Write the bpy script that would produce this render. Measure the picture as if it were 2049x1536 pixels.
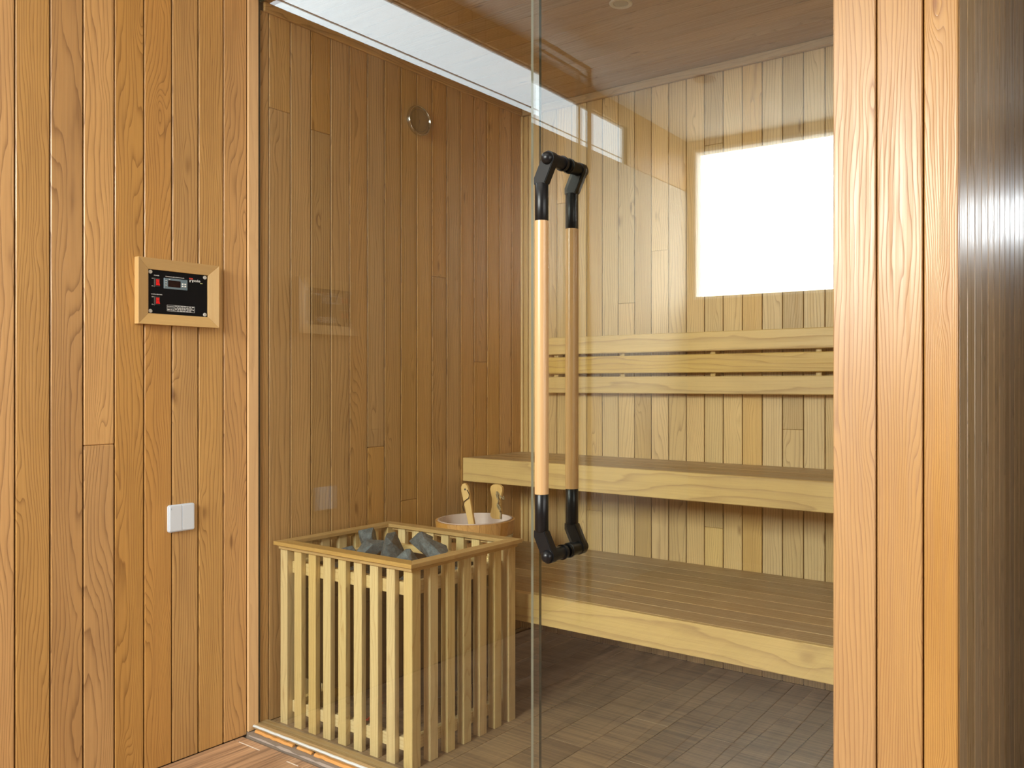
import bpy, bmesh, math, random
from mathutils import Vector, Matrix

# ------------------------------------------------------------------ reset
for o in list(bpy.data.objects):
    bpy.data.objects.remove(o, do_unlink=True)
scn = bpy.context.scene
COL = scn.collection
R = random.Random(7)
rad = math.radians

# ------------------------------------------------------------------ camera
cam_d = bpy.data.cameras.new('camera')
cam = bpy.data.objects.new('camera', cam_d)
COL.objects.link(cam)
cam.location = (0, 0, 1.2)
cam.rotation_euler = (rad(90), 0, rad(34.304))
cam_d.sensor_width = 36
cam_d.lens = 1690.0 / 2049 * 36
cam_d.shift_x = (1024.5 - 1207.0) / 2049
cam_d.clip_start = 0.02
scn.camera = cam

# ------------------------------------------------------------------ world + exposure
wld = bpy.data.worlds.new('world')
scn.world = wld
wld.use_nodes = True
# overcast sky, brighter towards the zenith, over dull ground
_nt = wld.node_tree
_bg = _nt.nodes['Background']
_tc = _nt.nodes.new('ShaderNodeTexCoord')
_sp = _nt.nodes.new('ShaderNodeSeparateXYZ'); _nt.links.new(_tc.outputs['Generated'], _sp.inputs[0])
_cr = _nt.nodes.new('ShaderNodeMapRange'); _nt.links.new(_sp.outputs[2], _cr.inputs[0])
for _i, _v in enumerate((0.0, 1.0, 0.33, 1.0)): _cr.inputs[_i + 1].default_value = _v
_gr = _nt.nodes.new('ShaderNodeMapRange'); _gr.interpolation_type = 'SMOOTHSTEP'; _nt.links.new(_sp.outputs[2], _gr.inputs[0])
for _i, _v in enumerate((-0.03, 0.03, 0.42, 1.0)): _gr.inputs[_i + 1].default_value = _v
_mu = _nt.nodes.new('ShaderNodeMath'); _mu.operation = 'MULTIPLY'
_nt.links.new(_cr.outputs[0], _mu.inputs[0]); _nt.links.new(_gr.outputs[0], _mu.inputs[1])
_ms = _nt.nodes.new('ShaderNodeMath'); _ms.operation = 'MULTIPLY'; _ms.inputs[1].default_value = 72.0
_nt.links.new(_mu.outputs[0], _ms.inputs[0]); _nt.links.new(_ms.outputs[0], _bg.inputs[1])
_bg.inputs[0].default_value = (1.0, 0.985, 0.95, 1)
scn.cycles.max_bounces = 8
scn.cycles.glossy_bounces = 4
scn.cycles.transparent_max_bounces = 16
scn.view_settings.view_transform = 'Standard'
scn.view_settings.look = 'None'
scn.view_settings.gamma = 1
scn.view_settings.use_curve_mapping = False
scn.view_settings.exposure = 0.4
# strength of the frosted panes; right pane and ceiling lamp are added fill
STRIP_E, FAR_E, RIGHT_E, FILL_LAMP_E = 4.4, 8.0, 5.8, 4.0

# ------------------------------------------------------------------ node helpers
def new_mat(name):
    m = bpy.data.materials.new(name)
    m.use_nodes = True
    nt = m.node_tree
    return m, nt, nt.nodes['Principled BSDF']

def principled(name, col, rough=0.5, metal=0.0, spec=0.5, coat=0.0, trans=0.0):
    m, nt, b = new_mat(name)
    b.inputs['Base Color'].default_value = (*col, 1)
    b.inputs['Roughness'].default_value = rough
    b.inputs['Metallic'].default_value = metal
    b.inputs['Specular IOR Level'].default_value = spec
    b.inputs['Coat Weight'].default_value = coat
    b.inputs['Transmission Weight'].default_value = trans
    return m

class NT:
    def __init__(self, nt): self.nt = nt
    def n(self, t, **kw):
        x = self.nt.nodes.new(t)
        for k, v in kw.items(): setattr(x, k, v)
        return x
    def l(self, a, b): self.nt.links.new(a, b)
    def math(self, op, a, b=None, c=None, clamp=False):
        x = self.n('ShaderNodeMath', operation=op, use_clamp=clamp)
        for i, v in enumerate((a, b, c)):
            if v is None: continue
            if isinstance(v, (int, float)): x.inputs[i].default_value = v
            else: self.l(v, x.inputs[i])
        return x.outputs[0]
    def comb(self, a, b, c):
        x = self.n('ShaderNodeCombineXYZ')
        for i, v in enumerate((a, b, c)):
            if isinstance(v, (int, float)): x.inputs[i].default_value = v
            else: self.l(v, x.inputs[i])
        return x.outputs[0]
    def noise(self, vec, scale=1.0, detail=2.0, rough=0.5, dist=0.0):
        x = self.n('ShaderNodeTexNoise')
        self.l(vec, x.inputs['Vector'])
        x.inputs['Scale'].default_value = scale
        x.inputs['Detail'].default_value = detail
        x.inputs['Roughness'].default_value = rough
        x.inputs['Distortion'].default_value = dist
        return x.outputs['Fac']
    def smooth(self, v, a, b, lo=0.0, hi=1.0):
        x = self.n('ShaderNodeMapRange', interpolation_type='SMOOTHSTEP')
        self.l(v, x.inputs[0])
        for i, q in enumerate((a, b, lo, hi)): x.inputs[i + 1].default_value = q
        return x.outputs[0]
    def lin(self, v, a, b, lo, hi):
        x = self.n('ShaderNodeMapRange')
        self.l(v, x.inputs[0])
        for i, q in enumerate((a, b, lo, hi)): x.inputs[i + 1].default_value = q
        return x.outputs[0]
    def mix(self, f, a, b, mode='MIX'):
        x = self.n('ShaderNodeMix', data_type='RGBA', blend_type=mode)
        if isinstance(f, (int, float)): x.inputs[0].default_value = f
        else: self.l(f, x.inputs[0])
        for i, v in ((6, a), (7, b)):
            if isinstance(v, tuple): x.inputs[i].default_value = (*v, 1)
            else: self.l(v, x.inputs[i])
        return x.outputs[2]

def wood(name, light, dark, freq=95.0, amp=0.11, rough=0.36, var=0.16, alt=None, knots=1.0,
         line=0.70, coat=0.0, spec=0.5, fib=0.17):
    """solid timber: the board's own length is the local Z axis"""
    m, nt, b = new_mat(name)
    N = NT(nt)
    tc = N.n('ShaderNodeTexCoord')
    sep = N.n('ShaderNodeSeparateXYZ'); N.l(tc.outputs['Object'], sep.inputs[0])
    info = N.n('ShaderNodeObjectInfo')
    r = info.outputs['Random']
    r2 = N.math('FRACT', N.math('MULTIPLY', r, 17.31))
    r3 = N.math('FRACT', N.math('MULTIPLY', r, 71.77))
    u = N.math('ADD', sep.outputs[0], N.math('MULTIPLY', r, 23.0))
    v = N.math('ADD', sep.outputs[1], N.math('MULTIPLY', r2, 11.0))
    w = N.math('ADD', sep.outputs[2], N.math('MULTIPLY', r3, 57.0))
    # growth rings, bent by slow noise along the board into cathedral arches
    nA = N.noise(N.comb(N.math('MULTIPLY', u, 9.0), N.math('MULTIPLY', v, 9.0), N.math('MULTIPLY', w, 1.3)), 1.0, 1.5, 0.45)
    nB = N.noise(N.comb(N.math('MULTIPLY', u, 38.0), N.math('MULTIPLY', v, 38.0), N.math('MULTIPLY', w, 6.0)), 1.0, 2.0)
    # knots
    vor = N.n('ShaderNodeTexVoronoi')
    N.l(N.comb(N.math('MULTIPLY', u, 11.0), N.math('MULTIPLY', v, 4.0), N.math('MULTIPLY', w, 2.6)), vor.inputs['Vector'])
    vor.inputs['Scale'].default_value = 1.0
    kd = vor.outputs['Distance']
    kmask = N.math('MULTIPLY', N.smooth(kd, 0.0, 0.30, 1.0, 0.0), knots)
    ampn = N.math('MULTIPLY', N.math('SUBTRACT', nA, 0.5), N.math('MULTIPLY', N.lin(r2, 0, 1, 0.45, 1.5), amp))
    rc = N.math('ADD', N.math('ADD', u, N.math('MULTIPLY', v, 0.35)), ampn)
    rc = N.math('ADD', rc, N.math('MULTIPLY', N.math('SUBTRACT', nB, 0.5), 0.010))
    rc = N.math('ADD', rc, N.math('MULTIPLY', kmask, 0.022))
    fr = N.math('FRACT', N.math('MULTIPLY', rc, N.lin(r3, 0, 1, freq * 0.7, freq * 1.35)))
    ring = N.math('POWER', fr, 5.0)
    ring = N.math('MULTIPLY', ring, N.smooth(fr, 0.93, 1.0, 1.0, 0.0))
    ring = N.math('MULTIPLY', ring, 1.35)
    # fibre and pores
    f1 = N.noise(N.comb(N.math('MULTIPLY', u, 620.0), N.math('MULTIPLY', v, 620.0), N.math('MULTIPLY', w, 14.0)), 1.0, 2.0, 0.6)
    f2 = N.noise(N.comb(N.math('MULTIPLY', u, 140.0), N.math('MULTIPLY', v, 140.0), N.math('MULTIPLY', w, 3.0)), 1.0, 2.0, 0.6)
    f2s = N.smooth(f2, 0.35, 0.72)
    blot = N.noise(N.comb(N.math('MULTIPLY', u, 14.0), N.math('MULTIPLY', v, 14.0), N.math('MULTIPLY', w, 2.4)), 1.0, 2.0)
    dk = N.math('ADD', N.math('MULTIPLY', ring, line), N.math('MULTIPLY', f2s, fib))
    dk = N.math('ADD', dk, N.math('MULTIPLY', N.smooth(f1, 0.45, 0.8), 0.14))
    dk = N.math('ADD', dk, N.math('MULTIPLY', N.smooth(kd, 0.015, 0.10, 1.0, 0.0), 0.9 * knots))
    dk = N.math('ADD', dk, N.math('MULTIPLY', N.math('SUBTRACT', blot, 0.5), 0.50), None, True)
    alt = alt or tuple(0.93 * c for c in light)
    base = N.mix(r2, light, alt)
    col = N.mix(dk, base, dark)
    # per board brightness
    br = N.lin(r, 0, 1, 1.0 - var, 1.0 + var * 0.8)
    hs = N.n('ShaderNodeHueSaturation')
    N.l(br, hs.inputs['Value'])
    N.l(N.lin(r3, 0, 1, 0.90, 1.06), hs.inputs['Saturation'])
    N.l(col, hs.inputs['Color'])
    N.l(hs.outputs[0], b.inputs['Base Color'])
    N.l(N.math('ADD', N.math('MULTIPLY', f2s, 0.14), N.math('ADD', rough - 0.06, N.math('MULTIPLY', ring, 0.10))), b.inputs['Roughness'])
    b.inputs['Specular IOR Level'].default_value = spec
    b.inputs['Coat Weight'].default_value = coat
    b.inputs['Coat Roughness'].default_value = 0.25
    bp = N.n('ShaderNodeBump'); bp.inputs['Strength'].default_value = 0.22
    bp.inputs['Distance'].default_value = 0.0012
    N.l(N.math('SUBTRACT', 1.0, N.math('ADD', N.math('MULTIPLY', ring, 0.6), N.math('MULTIPLY', f2s, 0.4))), bp.inputs['Height'])
    N.l(bp.outputs[0], b.inputs['Normal'])
    return m

def tile_mat(name, light, dark, axis):
    m, nt, b = new_mat(name); N = NT(nt)
    tc = N.n('ShaderNodeTexCoord'); sep = N.n('ShaderNodeSeparateXYZ'); N.l(tc.outputs['Object'], sep.inputs[0])
    r = N.n('ShaderNodeObjectInfo').outputs['Random']
    a, c = (sep.outputs[0], sep.outputs[1]) if axis == 'Y' else (sep.outputs[1], sep.outputs[0])
    a = N.math('ADD', a, N.math('MULTIPLY', r, 31.0)); c = N.math('ADD', c, N.math('MULTIPLY', r, 77.0))
    n1 = N.noise(N.comb(N.math('MULTIPLY', a, 90.0), 0.0, N.math('MULTIPLY', c, 2.6)), 1.0, 4.0, 0.62)
    n2 = N.noise(N.comb(N.math('MULTIPLY', a, 18.0), 3.0, N.math('MULTIPLY', c, 1.6)), 1.0, 2.0, 0.5)
    dk = N.math('ADD', N.math('MULTIPLY', N.smooth(n1, 0.38, 0.66), 0.7), N.math('MULTIPLY', N.smooth(n2, 0.35, 0.7), 0.45), None, True)
    col = N.mix(dk, light, dark)
    hs = N.n('ShaderNodeHueSaturation'); N.l(col, hs.inputs['Color']); N.l(N.lin(r, 0, 1, 0.85, 1.12), hs.inputs['Value'])
    N.l(hs.outputs[0], b.inputs['Base Color'])
    b.inputs['Roughness'].default_value = 0.38
    bp = N.n('ShaderNodeBump'); bp.inputs['Strength'].default_value = 0.15; bp.inputs['Distance'].default_value = 0.001
    N.l(n1, bp.inputs['Height']); N.l(bp.outputs[0], b.inputs['Normal'])
    return m

def clear_glass(name, tint):
    """flat pane: transmits straight through and mirrors by the Fresnel law on each face"""
    m = bpy.data.materials.new(name); m.use_nodes = True; nt = m.node_tree; nt.nodes.clear(); N = NT(nt)
    out = N.n('ShaderNodeOutputMaterial')
    tr = N.n('ShaderNodeBsdfTransparent'); tr.inputs[0].default_value = (*tint, 1)
    gl = N.n('ShaderNodeBsdfGlossy'); gl.inputs['Roughness'].default_value = 0.0
    gl.inputs[0].default_value = (1, 1, 1, 1)
    geo = N.n('ShaderNodeNewGeometry')
    ior = N.lin(geo.outputs['Backfacing'], 0, 1, 1.52, 1 / 1.52)
    fr = N.n('ShaderNodeFresnel'); N.l(ior, fr.inputs['IOR'])
    mx = N.n('ShaderNodeMixShader')
    N.l(fr.outputs[0], mx.inputs[0]); N.l(tr.outputs[0], mx.inputs[1]); N.l(gl.outputs[0], mx.inputs[2])
    N.l(mx.outputs[0], out.inputs[0])
    return m

def emit(name, col, strength):
    m = bpy.data.materials.new(name); m.use_nodes = True; nt = m.node_tree; nt.nodes.clear(); N = NT(nt)
    out = N.n('ShaderNodeOutputMaterial'); e = N.n('ShaderNodeEmission')
    e.inputs[0].default_value = (*col, 1); e.inputs[1].default_value = strength
    N.l(e.outputs[0], out.inputs[0])
    return m

def stone_mat(name):
    m, nt, b = new_mat(name); N = NT(nt)
    tc = N.n('ShaderNodeTexCoord')
    n1 = N.noise(tc.outputs['Object'], 60.0, 4.0, 0.65)
    n2 = N.noise(tc.outputs['Object'], 320.0, 3.0, 0.7)
    dk = N.math('ADD', N.math('MULTIPLY', n1, 0.6), N.math('MULTIPLY', n2, 0.5))
    col = N.mix(N.smooth(dk, 0.35, 0.8), (0.022, 0.034, 0.042), (0.12, 0.15, 0.165))
    hs = N.n('ShaderNodeHueSaturation'); N.l(col, hs.inputs['Color'])
    N.l(N.lin(N.n('ShaderNodeObjectInfo').outputs['Random'], 0, 1, 0.8, 1.3), hs.inputs['Value'])
    N.l(hs.outputs[0], b.inputs['Base Color'])
    b.inputs['Roughness'].default_value = 0.7
    bp = N.n('ShaderNodeBump'); bp.inputs['Strength'].default_value = 0.6; bp.inputs['Distance'].default_value = 0.004
    N.l(dk, bp.inputs['Height']); N.l(bp.outputs[0], b.inputs['Normal'])
    return m

def rope_mat(name):
    m, nt, b = new_mat(name); N = NT(nt)
    tc = N.n('ShaderNodeTexCoord')
    n1 = N.noise(tc.outputs['Object'], 400.0, 2.0)
    N.l(N.mix(n1, (0.20, 0.15, 0.08), (0.38, 0.30, 0.18)), b.inputs['Base Color'])
    b.inputs['Roughness'].default_value = 0.9
    return m

W_WALL = wood('wall_wood', (0.56, 0.325, 0.118), (0.23, 0.105, 0.030), alt=(0.50, 0.265, 0.085), rough=0.38, var=0.15, amp=0.15, line=0.72)
W_BACK = wood('sauna_wall_wood', (0.67, 0.465, 0.21), (0.30, 0.17, 0.06), alt=(0.60, 0.385, 0.155), rough=0.45, var=0.18, line=0.6, fib=0.10)
W_POST = wood('post_wood', (0.49, 0.27, 0.092), (0.26, 0.11, 0.035), freq=150, rough=0.36, var=0.10, line=0.65)
W_SIDE = wood('side_wood', (0.46, 0.31, 0.15), (0.18, 0.115, 0.055), rough=0.33, var=0.16, spec=0.6)
W_CEIL = wood('ceiling_wood', (0.50, 0.335, 0.175), (0.22, 0.13, 0.06), rough=0.5, var=0.08, line=0.35)
W_BENCH = wood('bench_wood', (0.62, 0.41, 0.135), (0.34, 0.19, 0.06), freq=60, amp=0.10, rough=0.42, var=0.07, line=0.55, knots=0.5)
W_TOP = wood('bench_top_wood', (0.43, 0.285, 0.135), (0.17, 0.095, 0.040), freq=80, rough=0.42, var=0.10, line=0.5, knots=0.4)
W_SLAT = wood('guard_wood', (0.68, 0.48, 0.21), (0.40, 0.24, 0.09), freq=90, amp=0.13, rough=0.5, var=0.10, alt=(0.60, 0.47, 0.24), line=0.5, knots=0.6)
W_RAIL = wood('guard_rail_wood', (0.50, 0.31, 0.115), (0.32, 0.17, 0.055), freq=90, rough=0.45, var=0.06, line=0.4, knots=0.2)
W_FRAME = wood('panel_frame_wood', (0.52, 0.33, 0.125), (0.40, 0.23, 0.08), freq=260, amp=0.03, rough=0.45, var=0.03, line=0.35, knots=0.0)
W_JAMB = wood('jamb_wood', (0.64, 0.38, 0.15), (0.40, 0.21, 0.07), freq=170, amp=0.03, rough=0.42, var=0.03, line=0.3, knots=0.2)
W_GRIP = wood('grip_wood', (0.54, 0.32, 0.125), (0.46, 0.25, 0.085), freq=50, amp=0.06, rough=0.30, var=0.02, line=0.35, knots=0.1, coat=0.1)
W_PAIL = wood('bucket_wood', (0.62, 0.30, 0.07), (0.42, 0.18, 0.035), freq=160, rough=0.4, var=0.06, line=0.5, knots=0.0)
W_LADLE = wood('ladle_wood', (0.72, 0.45, 0.14), (0.55, 0.31, 0.08), freq=160, rough=0.4, var=0.03, line=0.35, knots=0.0)
T_OUT = tile_mat('wood_look_tile', (0.46, 0.27, 0.15), (0.17, 0.095, 0.055), 'Y')
T_IN = tile_mat('sauna_tile', (0.31, 0.205, 0.115), (0.15, 0.10, 0.06), 'X')
GROUT = principled('grout', (0.20, 0.15, 0.11), 0.9)
DARKB = principled('wall_backing', (0.055, 0.030, 0.014), 0.9)
GROUTW = principled('white_grout', (0.66, 0.58, 0.50), 0.8)
GLASS = clear_glass('clear_glass', (0.965, 0.985, 0.970))
GEDGE = principled('glass_edge', (0.015, 0.05, 0.045), 0.12, spec=0.8)
GEDGEL = principled('glass_edge_pale', (0.45, 0.50, 0.42), 0.2)
BLACK = principled('black_metal', (0.004, 0.0045, 0.006), 0.33, spec=0.35)
BLACKM = principled('black_rubber', (0.012, 0.012, 0.012), 0.6)
STEEL = principled('heater_steel', (0.03, 0.03, 0.032), 0.45, metal=0.6)
STONE = stone_mat('heater_stone')
ROPE = rope_mat('rope')
WHITEP = principled('white_plastic', (0.56, 0.60, 0.66), 0.45)
WHITEPAINT = principled('white_paint', (0.80, 0.80, 0.78), 0.6)
PLASTER = principled('plaster', (0.62, 0.61, 0.57), 0.8)
BEIGE = principled('beige_paint', (0.52, 0.47, 0.40), 0.7)
PANEL = principled('panel_black', (0.004, 0.004, 0.005), 0.35, spec=0.15)
PRINT = principled('white_print', (0.75, 0.75, 0.73), 0.5)
REDPRINT = principled('red_print', (0.62, 0.05, 0.03), 0.5)
GREENPRINT = principled('lime_print', (0.62, 0.66, 0.30), 0.5)
REDSW = principled('red_rocker', (0.60, 0.012, 0.012), 0.2, spec=0.6)
DISPGREY = principled('display_grey', (0.12, 0.17, 0.20), 0.4)
SCREEN = principled('display_screen', (0.012, 0.004, 0.005), 0.15)
SCREW = principled('screw_cap', (0.45, 0.43, 0.38), 0.35)
CHROME = principled('chrome', (0.62, 0.63, 0.62), 0.12, metal=1.0)
DIAL = principled('gauge_dial', (0.30, 0.20, 0.09), 0.25, metal=0.3)
DIALMARK = principled('dial_mark', (0.05, 0.03, 0.015), 0.5)
LINER = principled('bucket_liner', (0.62, 0.50, 0.46), 0.2)
CAULK = principled('caulk', (0.52, 0.54, 0.54), 0.5)
SMEAR = principled('cement_smear', (0.30, 0.24, 0.20), 0.9)
ADHES = principled('orange_adhesive', (0.52, 0.25, 0.07), 0.6)
LAMPW = principled('lamp_ring', (0.62, 0.57, 0.48), 0.5)
LAMPG = principled('lamp_glass', (0.42, 0.38, 0.32), 0.3)
PANE_S = emit('daylight_strip', (0.84, 0.95, 1.0), STRIP_E)
PANE_F = emit('daylight_far', (0.90, 0.96, 1.0), FAR_E)
PANE_R = emit('fill_right', (1.0, 0.98, 0.94), RIGHT_E)  # glow of the added right window
FILL_GLOW = emit('fill_lamp_glow', (1.0, 0.93, 0.82), FILL_LAMP_E)  # glow of the added overhead fill

# ------------------------------------------------------------------ geometry helpers
def link(o, parent=None):
    COL.objects.link(o)
    if parent: o.parent = parent
    return o

def tag(o, label=None, cat=None, group=None, kind=None):
    if label: o['label'] = label
    if cat: o['category'] = cat
    if group: o['group'] = group
    if kind: o['kind'] = kind
    return o

def empty(name, loc=(0, 0, 0), rz=0.0, parent=None):
    o = bpy.data.objects.new(name, None)
    o.empty_display_size = 0.05
    o.location = loc; o.rotation_euler = (0, 0, rz)
    return link(o, parent)

_mesh = {}
def bev_box(a, b, c, bev):
    key = (round(a, 4), round(b, 4), round(c, 4), round(bev, 5))
    if key in _mesh: return _mesh[key]
    bm = bmesh.new()
    bmesh.ops.create_cube(bm, size=1.0)
    bmesh.ops.scale(bm, vec=(a, b, c), verts=bm.verts)
    if bev > 0:
        bmesh.ops.bevel(bm, geom=list(bm.edges), offset=bev, segments=1, affect='EDGES')
    me = bpy.data.meshes.new('board'); bm.to_mesh(me); bm.free()
    _mesh[key] = me
    return me

AX = {  # world directions of the local x, y, z axes; local z is the length
    'Z': Matrix(((1, 0, 0), (0, 1, 0), (0, 0, 1))),
    'Z90': Matrix(((0, -1, 0), (1, 0, 0), (0, 0, 1))),
    'X': Matrix(((0, 0, 1), (1, 0, 0), (0, 1, 0))),
    'Y': Matrix(((0, 1, 0), (0, 0, 1), (1, 0, 0))),
}
def board(name, x0, x1, y0, y1, z0, z1, mat, parent=None, axis='Z', bev=0.0015):
    """one bevelled board; its grain runs along the given axis"""
    d = Vector((x1 - x0, y1 - y0, z1 - z0))
    M = AX[axis]
    loc = M.transposed() @ d
    loc = [abs(t) for t in loc]
    me = bev_box(loc[0], loc[1], loc[2], bev)
    key = (me.name, mat.name)
    if key not in _mesh:
        mm = me.copy(); mm.materials.append(mat); _mesh[key] = mm
    o = bpy.data.objects.new(name, _mesh[key])
    o.rotation_euler = M.to_euler()
    c = Vector(((x0 + x1) / 2, (y0 + y1) / 2, (z0 + z1) / 2))
    o.location = c
    return link(o, parent)

def mesh_obj(name, bm, mats, parent=None, smooth=False, loc=(0, 0, 0), rot=(0, 0, 0)):
    me = bpy.data.meshes.new(name); bm.to_mesh(me); bm.free()
    for m in (mats if isinstance(mats, (list, tuple)) else [mats]): me.materials.append(m)
    if smooth:
        for p in me.polygons: p.use_smooth = True
    o = bpy.data.objects.new(name, me); o.location = loc; o.rotation_euler = rot
    return link(o, parent)

def boxes(name, lst, mat, parent=None, bev=0.0):
    bm = bmesh.new()
    for (x0, x1, y0, y1, z0, z1) in lst:
        r = bmesh.ops.create_cube(bm, size=1.0)
        bmesh.ops.scale(bm, vec=(x1 - x0, y1 - y0, z1 - z0), verts=r['verts'])
        bmesh.ops.translate(bm, vec=((x0 + x1) / 2, (y0 + y1) / 2, (z0 + z1) / 2), verts=r['verts'])
    if bev: bmesh.ops.bevel(bm, geom=list(bm.edges), offset=bev, segments=1, affect='EDGES')
    return mesh_obj(name, bm, mat, parent)

def lathe(bm, prof, seg=32, M=Matrix()):
    """revolve (r, z) profile about z"""
    rings = []
    for r, z in prof:
        if r < 1e-6: rings.append([bm.verts.new(M @ Vector((0, 0, z)))])
        else: rings.append([bm.verts.new(M @ Vector((r * math.cos(2 * math.pi * k / seg), r * math.sin(2 * math.pi * k / seg), z))) for k in range(seg)])
    for a, b in zip(rings, rings[1:]):
        for k in range(seg):
            k2 = (k + 1) % seg
            if len(a) == 1 and len(b) == 1: continue
            if len(a) == 1: bm.faces.new((a[0], b[k], b[k2]))
            elif len(b) == 1: bm.faces.new((a[k], a[k2], b[0]))
            else: bm.faces.new((a[k], a[k2], b[k2], b[k]))
    bmesh.ops.recalc_face_normals(bm, faces=bm.faces)

def shade_auto(o, ang=40):
    me = o.data
    for p in me.polygons: p.use_smooth = True
    me.set_sharp_from_angle(angle=rad(ang))
    return o

def prism(bm, pts, y0, y1, M=Matrix()):
    """extrude the (x, z) outline along y"""
    a = [bm.verts.new(M @ Vector((x, y0, z))) for x, z in pts]
    b = [bm.verts.new(M @ Vector((x, y1, z))) for x, z in pts]
    bm.faces.new(a); bm.faces.new(b[::-1])
    n = len(pts)
    for i in range(n): bm.faces.new((a[i], b[i], b[(i + 1) % n], a[(i + 1) % n]))
    bmesh.ops.recalc_face_normals(bm, faces=bm.faces)

def tube(bm, pts, r, seg=8):
    pts = [Vector(p) for p in pts]
    rings = []
    for i, p in enumerate(pts):
        t = (pts[min(i + 1, len(pts) - 1)] - pts[max(i - 1, 0)]).normalized()
        up = Vector((0, 0, 1)) if abs(t.z) < 0.9 else Vector((1, 0, 0))
        a = t.cross(up).normalized(); b = t.cross(a)
        rings.append([bm.verts.new(p + (a * math.cos(2 * math.pi * k / seg) + b * math.sin(2 * math.pi * k / seg)) * r) for k in range(seg)])
    for A, B in zip(rings, rings[1:]):
        for k in range(seg): bm.faces.new((A[k], A[(k + 1) % seg], B[(k + 1) % seg], B[k]))
    bm.faces.new(rings[0]); bm.faces.new(rings[-1][::-1])
    bmesh.ops.recalc_face_normals(bm, faces=bm.faces)

def text_mesh(name, s, size, mat, parent, loc, align='LEFT', width=None):
    cu = bpy.data.curves.new('t', 'FONT'); cu.body = s; cu.size = size; cu.align_x = align
    cu.extrude = 0.00015
    to = bpy.data.objects.new('t', cu); COL.objects.link(to)
    dg = bpy.context.evaluated_depsgraph_get(); dg.update()
    me = bpy.data.meshes.new_from_object(to.evaluated_get(dg))
    bpy.data.objects.remove(to)
    me.materials.clear(); me.materials.append(mat)
    if width:
        xs = [v.co.x for v in me.vertices]; k = width / (max(xs) - min(xs))
        for v in me.vertices: v.co.x *= k
    o = bpy.data.objects.new(name, me)
    o.location = loc; o.rotation_euler = (rad(90), 0, rad(90))
    return link(o, parent)

# ------------------------------------------------------------------ dimensions
XL, YG, YB = -2.636, 1.740, 3.174         # left wall face, glass plane, back wall face
PW = 0.0869                                # plank pitch
ZC = 2.530                                 # sauna ceiling
ZO = 2.885                                 # ceiling of the outer room
YR = -1.845                                # wall behind the camera
YF = 1.700                                 # front face of the post
XP0, XP1 = -0.588, -0.347                  # post
XI = -0.440                                # inner face of the sauna's right wall
GAP = 0.0034

# ------------------------------------------------------------------ floors
fo = tag(boxes('floor', [(XL - 0.16, 2.6, YR - 0.1, 1.70, -0.10, -0.010), (XP1, 2.6, 1.70, 6.1, -0.10, 0.0)], GROUT), 'brown wood-look tile floor in front of the glass', 'floor', kind='structure')
TW = 0.145
x = XL; i = 0
while x < 2.55:
    y = 1.652 + (0.0 if i % 2 == 0 else -0.45) if i else 1.652
    ys = [1.684]
    while y > YR:
        if y < 1.684: ys.append(y)
        y -= 0.9
    ys.append(YR)
    x1 = min(x + TW, 2.6)
    if x < 0.9:
        for ya, yb in zip(ys, ys[1:]):
            if ya - yb > 0.004:
                board('tile', x + 0.0007, x1 - 0.0007, yb + 0.0012, ya - 0.0012, -0.010, 0.0, T_OUT, fo, 'Z', 0.0008)
    x += TW; i += 1
boxes('tile_field', [(x0_, 2.6, YR, 1.684, -0.010, 0.0) for x0_ in (XL + TW * math.ceil((0.9 - XL) / TW),)], T_OUT, fo)
boxes('grout_line', [(XL + 0.03, XL + TW, 1.6503, 1.6537, -0.009, 0.0002), (XL + 2 * TW, XL + 2.4 * TW, 1.6503, 1.6537, -0.009, 0.0002)], GROUTW, fo)
fs = tag(boxes('floor_sauna', [(XL - 0.05, XI, 1.70, YB + 0.03, -0.10, 0.010)], GROUT), 'dark wood-look tile floor inside the sauna', 'floor', kind='structure')
x = XI; i = 0
while x > XL:
    xa = max(x - TW, XL)
    ys = [1.78, 1.78 + (0.45, 0.75)[i % 2], 1.78 + (1.05, 1.394)[i % 2], YB]
    for ya, yb in zip(ys, ys[1:]):
        if yb - ya > 0.01:
            board('tile', xa + 0.0012, x - 0.0012, ya + 0.0008, yb - 0.0008, 0.010, 0.020, T_IN, fs, 'Z', 0.0008)
    x -= TW; i += 1

# ------------------------------------------------------------------ left wall
WX = XL - 0.018
YS0, YS1, ZS0, ZS1 = -0.968, 1.685, 2.535, 2.765      # strip window opening
wl = tag(boxes('wall_left', [
    (XL - 0.16, WX, YR, YB + 0.03, -0.05, ZS0), (XL - 0.16, WX, YR, YB + 0.03, ZS1, ZO),
    (XL - 0.16, WX, YR, YS0, ZS0, ZS1), (XL - 0.16, WX, YS1, YB + 0.03, ZS0, ZS1)], DARKB),
    'left wall of vertical tongue and groove wood planks', 'wall', kind='structure')
edge0 = 1.702
k = 0
JOINT = {1: [2.17], 3: [2.135], 8: [0.72], 10: [1.66], 13: [1.30], 6: [0.95]}
y = edge0 + 0.0855
# planks inside the sauna: the first edge lies at Y = 1.7855
ye = [1.742] + [1.785 + PW * j for j in range(17)]
ye[-1] = min(ye[-1], YB)
for j, (ya, yb) in enumerate(zip(ye, ye[1:])):
    zs = [0.02] + JOINT.get(j, []) + [2.50]
    for za, zb in zip(zs, zs[1:]):
        board('plank', WX, XL, ya + GAP / 2, yb - GAP / 2, za + 0.0004, zb - 0.0004, W_WALL, wl, 'Z90', 0.0022)
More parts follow.
